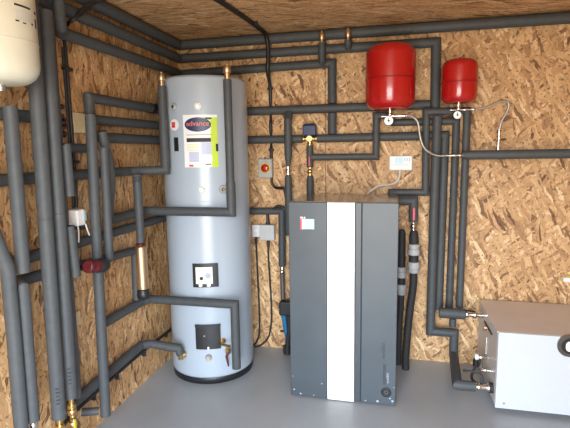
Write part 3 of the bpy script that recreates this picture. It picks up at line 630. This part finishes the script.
# ------------------------------------------------------------------ heat pump unit
hp = thing('heat_pump', 'dark grey floor-standing heat pump with a white vertical stripe', 'heat pump', (1.29, -.43, 0))
X0, X1, Y0, Y1, HZ = .979, 1.602, -.665, -.2, 1.197
k = B(); box(k, (X0, Y0+.012, .008), (X1, Y1, HZ-.004), .006); obj('cabinet', k, 'darkbox', hp)
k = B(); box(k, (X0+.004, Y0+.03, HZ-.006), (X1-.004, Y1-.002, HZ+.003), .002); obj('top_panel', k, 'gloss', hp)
def fpanel(x0, x1, m, name, dy=0):
    k = B(); box(k, (x0, Y0-dy, .006), (x1, Y0+.016, HZ), .004, 3); return obj(name, k, m, hp)
pa = fpanel(X0, 1.202, 'darkbox', 'front_panel'); pb = fpanel(1.402, X1, 'darkbox', 'front_panel')
pw = fpanel(1.204, 1.362, 'white', 'front_stripe', .004); pd = fpanel(1.364, 1.400, 'darkstrip', 'front_panel')
k = B(); box(k, (1.058, Y0-.002, 1.040), (1.130, Y0+.002, 1.100), .001); st = obj('display_label', k, 'paleblue', pa)
k = B(); box(k, (1.058, Y0-.003, 1.040), (1.071, Y0, 1.100), .0005); obj('label_edge', k, 'paper', st)
k = B(); box(k, (1.047, Y0-.0015, 1.036), (1.058, Y0+.002, 1.114), .0005); obj('label_edge', k, 'pink', st)
k = B()
for jj in range(5): box(k, (1.060, Y0-.0038, 1.046+jj*.011), (1.070, Y0-.0028, 1.049+jj*.011))
obj('label_text', k, 'redink', st)
k = B()
for jj, ww in enumerate((.007, .005, .008)): box(k, (1.050+jj*.010, Y0-.0025, 1.103), (1.050+jj*.010+ww, Y0-.001, 1.112))
obj('label_text', k, 'paper', st)
text('vertical_lettering', 'ecoforest', .032, lambda p: Vector((1.535-p.y, Y0-.0008-p.z, .195+p.x)), 'ink', pb)
text('vertical_lettering', 'ecoGEO', .018, lambda p: Vector((1.556-p.y, Y0-.0008-p.z, .175+p.x)), 'greyink', pb)
text('vertical_lettering', 'ecoGEO', .026, lambda p: Vector((1.530-p.y, Y0-.0008-p.z, .340+p.x)), 'ink', pb)
lg = B(); lathe(lg, [(.013, .0), (.013, .004), (.030, .004), (.030, 0)], (1.548, Y0+.002, .088), (0, -1, 0), 32); lathe(lg, [(.0, .004), (.006, .004), (.006, 0)], (1.548, Y0+.002, .088), (0, -1, 0), 16); obj('round_emblem', lg, 'ink', pb)
sc = B()
for (xx, zz, rr) in ((.992, .13, .004), (1.17, .10, .005), (1.0, .045, .006), (1.04, .022, .007), (1.12, .02, .005), (1.43, .02, .006), (1.50, .025, .009), (1.585, .035, .008), (1.593, .12, .004), (1.57, .05, .006)):
    lathe(sc, [(rr, 0), (rr*.6, .0012)], (xx, Y0+.0005, zz), (0, -1, 0), 7)
obj('scuff_marks', sc, 'greyink', hp)

# hoses and filters right of the heat pump
t = thing('insulated_pipe', 'thick dark pipe leaving the heat pump top right with a red lever', 'pipe', (1.70, -.135, 1.0))
obj('foam_sleeve', sweep(B(), [(1.56, -.17, 1.158), (1.700, -.165, 1.158), (1.702, -.165, 1.02)], .030), 'foam', t)
k = B(); box(k, (1.694, -.208, 1.035), (1.710, -.190, 1.118), .004); obj('lever', k, 'pink', t)
k = B(); cyl(k, (1.702, -.165, 1.022), (1.703, -.165, .962), .013); lathe(k, [(.012, -.018), (.020, -.008), (.020, .008), (.012, .018)], (1.702, -.165, .992), n=20); obj('ball_valve', k, 'chrome', t)
def brine(label, x, y, z0, zf, r, xb, parts):
    t = thing('brine_hose', label, 'hose', (xb, y, 0))
    z = z0
    obj('foam_sleeve', sweep(B(), [(x, y, z0), (x, y, z0-.03), (x+.002, y, zf)], [r*.6, r*.86, r*.92], groove=False), 'rubber', t)
    zc = zf
    pr = [(r*.9, 0), (r*1.1, -.004), (r*1.1, -.022), (r*.98, -.024), (r*.98, -.032), (r*1.15, -.036), (r*1.15, -.072), (r*.8, -.076)]
    obj('coupling', lathe(B(), pr, (x+.002, y, zc), n=28, sharp=(1, 2, 3, 4, 5, 6)), 'greyplastic', t)
    obj('black_band', lathe(B(), [(r*.9, -.070), (r*.92, -.125)], (x+.003, y, zc), n=28), 'rubber', t)
    obj('coupling', lathe(B(), [(a, -.195-b) for a, b in reversed(pr)], (x+.004, y, zc), n=28, sharp=(1, 2, 3, 4, 5)), 'greyplastic', t)
    obj('black_hose', hose(B(), [(x+.004, y, zc-.19), (x+.002, y, zc-.30), ((x+xb)/2, y, zc*.45), (xb, y, .12), (xb, y, .0)], r*.74, 16), 'rubber', t)
    return t
brine('thicker black hose with grey couplings beside the heat pump right edge', 1.706, -.165, .962, .875, .034, 1.672, 0)
brine('thinner black hose half hidden behind the heat pump right edge', 1.632, -.10, .955, .70, .028, 1.624, 0)

# ------------------------------------------------------------------ white boiler-like box
bx = thing('boiler', 'white steel box unit on the floor at the right edge', 'boiler', (2.48, -.32, 0))
Q0, Q1, R0, R1, QZ = 2.150, 2.86, -.602, -.03, .474
k = B(); box(k, (Q0, R0+.01, .035), (Q1, R1, QZ-.004), .004); obj('side_casing', k, 'lid', bx)
k = B(); box(k, (Q0-.004, R0+.004, QZ-.004), (Q1+.004, R1, QZ+.004), .003); obj('top_lid', k, 'lid', bx)
k = B(); box(k, (Q0+.001, R0-.008, .030), (Q1-.001, R0+.014, QZ+.003), .004, 3); fp = obj('front_panel', k, 'whitebox', bx)
obj('panel_screw', cyl(B(), (2.196, R0-.006, .062), (2.196, R0-.010, .062), .006, 12), 'steel', fp)
for xx in (Q0+.05, Q1-.09):
    for yy in (R0+.05, R1-.09):
        k = B(); box(k, (xx, yy, 0), (xx+.04, yy+.04, .036)); obj('foot', k, 'black', bx)
def rrect(bm, cx, cz, w_, h_, r, y0, y1):
    pts = []
    for (sx, sz, a0) in ((1, 1, 0), (-1, 1, 90), (-1, -1, 180), (1, -1, 270)):
        for kk_ in range(7): a = math.radians(a0+kk_*15); pts.append((cx+sx*(w_-r)+r*math.cos(a), cz+sz*(h_-r)+r*math.sin(a)))
    A_ = [bm.verts.new((p, y0, q)) for p, q in pts]; B_ = [bm.verts.new((p, y1, q)) for p, q in pts]
    n = len(pts); bm.faces.new(A_); bm.faces.new(B_)
    for i in range(n): bm.faces.new((A_[i], A_[(i+1) % n], B_[(i+1) % n], B_[i]))
    return bm
bd = obj('oval_badge', rrect(B(), 2.524, .432, .080, .062, .058, R0-.008, R0-.018), 'darkchrome', fp)
obj('badge_inlay', rrect(B(), 2.526, .431, .062, .044, .042, R0-.017, R0-.020), 'black', bd)
obj('badge_centre', rrect(B(), 2.532, .430, .048, .028, .020, R0-.019, R0-.023), 'paper', bd)
# fittings on its left side
k = B(); cyl(k, (Q0+.002, -.30, .385), (Q0-.014, -.30, .385), .020); obj('copper_plug', k, 'copper', bx)
k = B(); cyl(k, (Q0-.013, -.30, .385), (Q0-.018, -.30, .385), .012); obj('plug_cap', k, 'greyplastic', bx)
k = B(); box(k, (Q0-.010, -.335, .225), (Q0, -.325, .335), .002); obj('side_handle', k, 'steel', bx)
k = B(); box(k, (Q0-.008, -.46, .400), (Q0, -.24, .408), .001, rot=None); obj('side_handle', k, 'black', bx)
sv = obj('safety_valve', lathe(B(), [(.010, 0), (.010, .02), (.016, .022), (.016, .05), (.010, .055)], (Q0, -.36, .215), (-1, 0, 0), 18), 'chrome', bx)
k = B(); cyl(k, (Q0-.035, -.36, .215), (Q0-.035, -.36, .155), .010); obj('discharge', k, 'chrome', sv)
k = B(); lathe(k, [(.012, 0), (.018, .004), (.018, .02), (.012, .024)], (Q0-.05, -.36, .215), (-1, 0, 0), 18); cyl(k, (Q0-.04, -.36, .215), (Q0-.055, -.36, .215), .010); obj('valve_cap', k, 'paper', sv)
k = B(); cyl(k, (Q0-.065, -.36, .20), (Q0-.065, -.36, .155), .018); obj('discharge', k, 'black', sv)
k = B(); hose(k, [(Q0-.065, -.36, .16), (Q0-.09, -.38, .09), (Q0-.06, -.42, .07), (Q0, -.44, .08)], .008); obj('discharge', k, 'rubber', sv)
k = B(); cyl(k, (Q0, -.45, .175), (Q0-.05, -.45, .175), .010); hexnut(k, (Q0-.02, -.45, .175), (Q0-.035, -.45, .175), .016); obj('side_union', k, 'chrome', bx)
# small white tag at right
t = thing('hanging_tag', 'small white and yellow plastic clip on the back wall at the right edge', 'clip', (2.68, 0, .62))
k = B(); box(k, (2.650, -.03, .625), (2.72, 0, .655), .006, 3); obj('clip_body', k, 'plastic', t)
k = B(); box(k, (2.665, -.024, .655), (2.72, 0, .668), .003); obj('clip_tab', k, 'yellow', t)
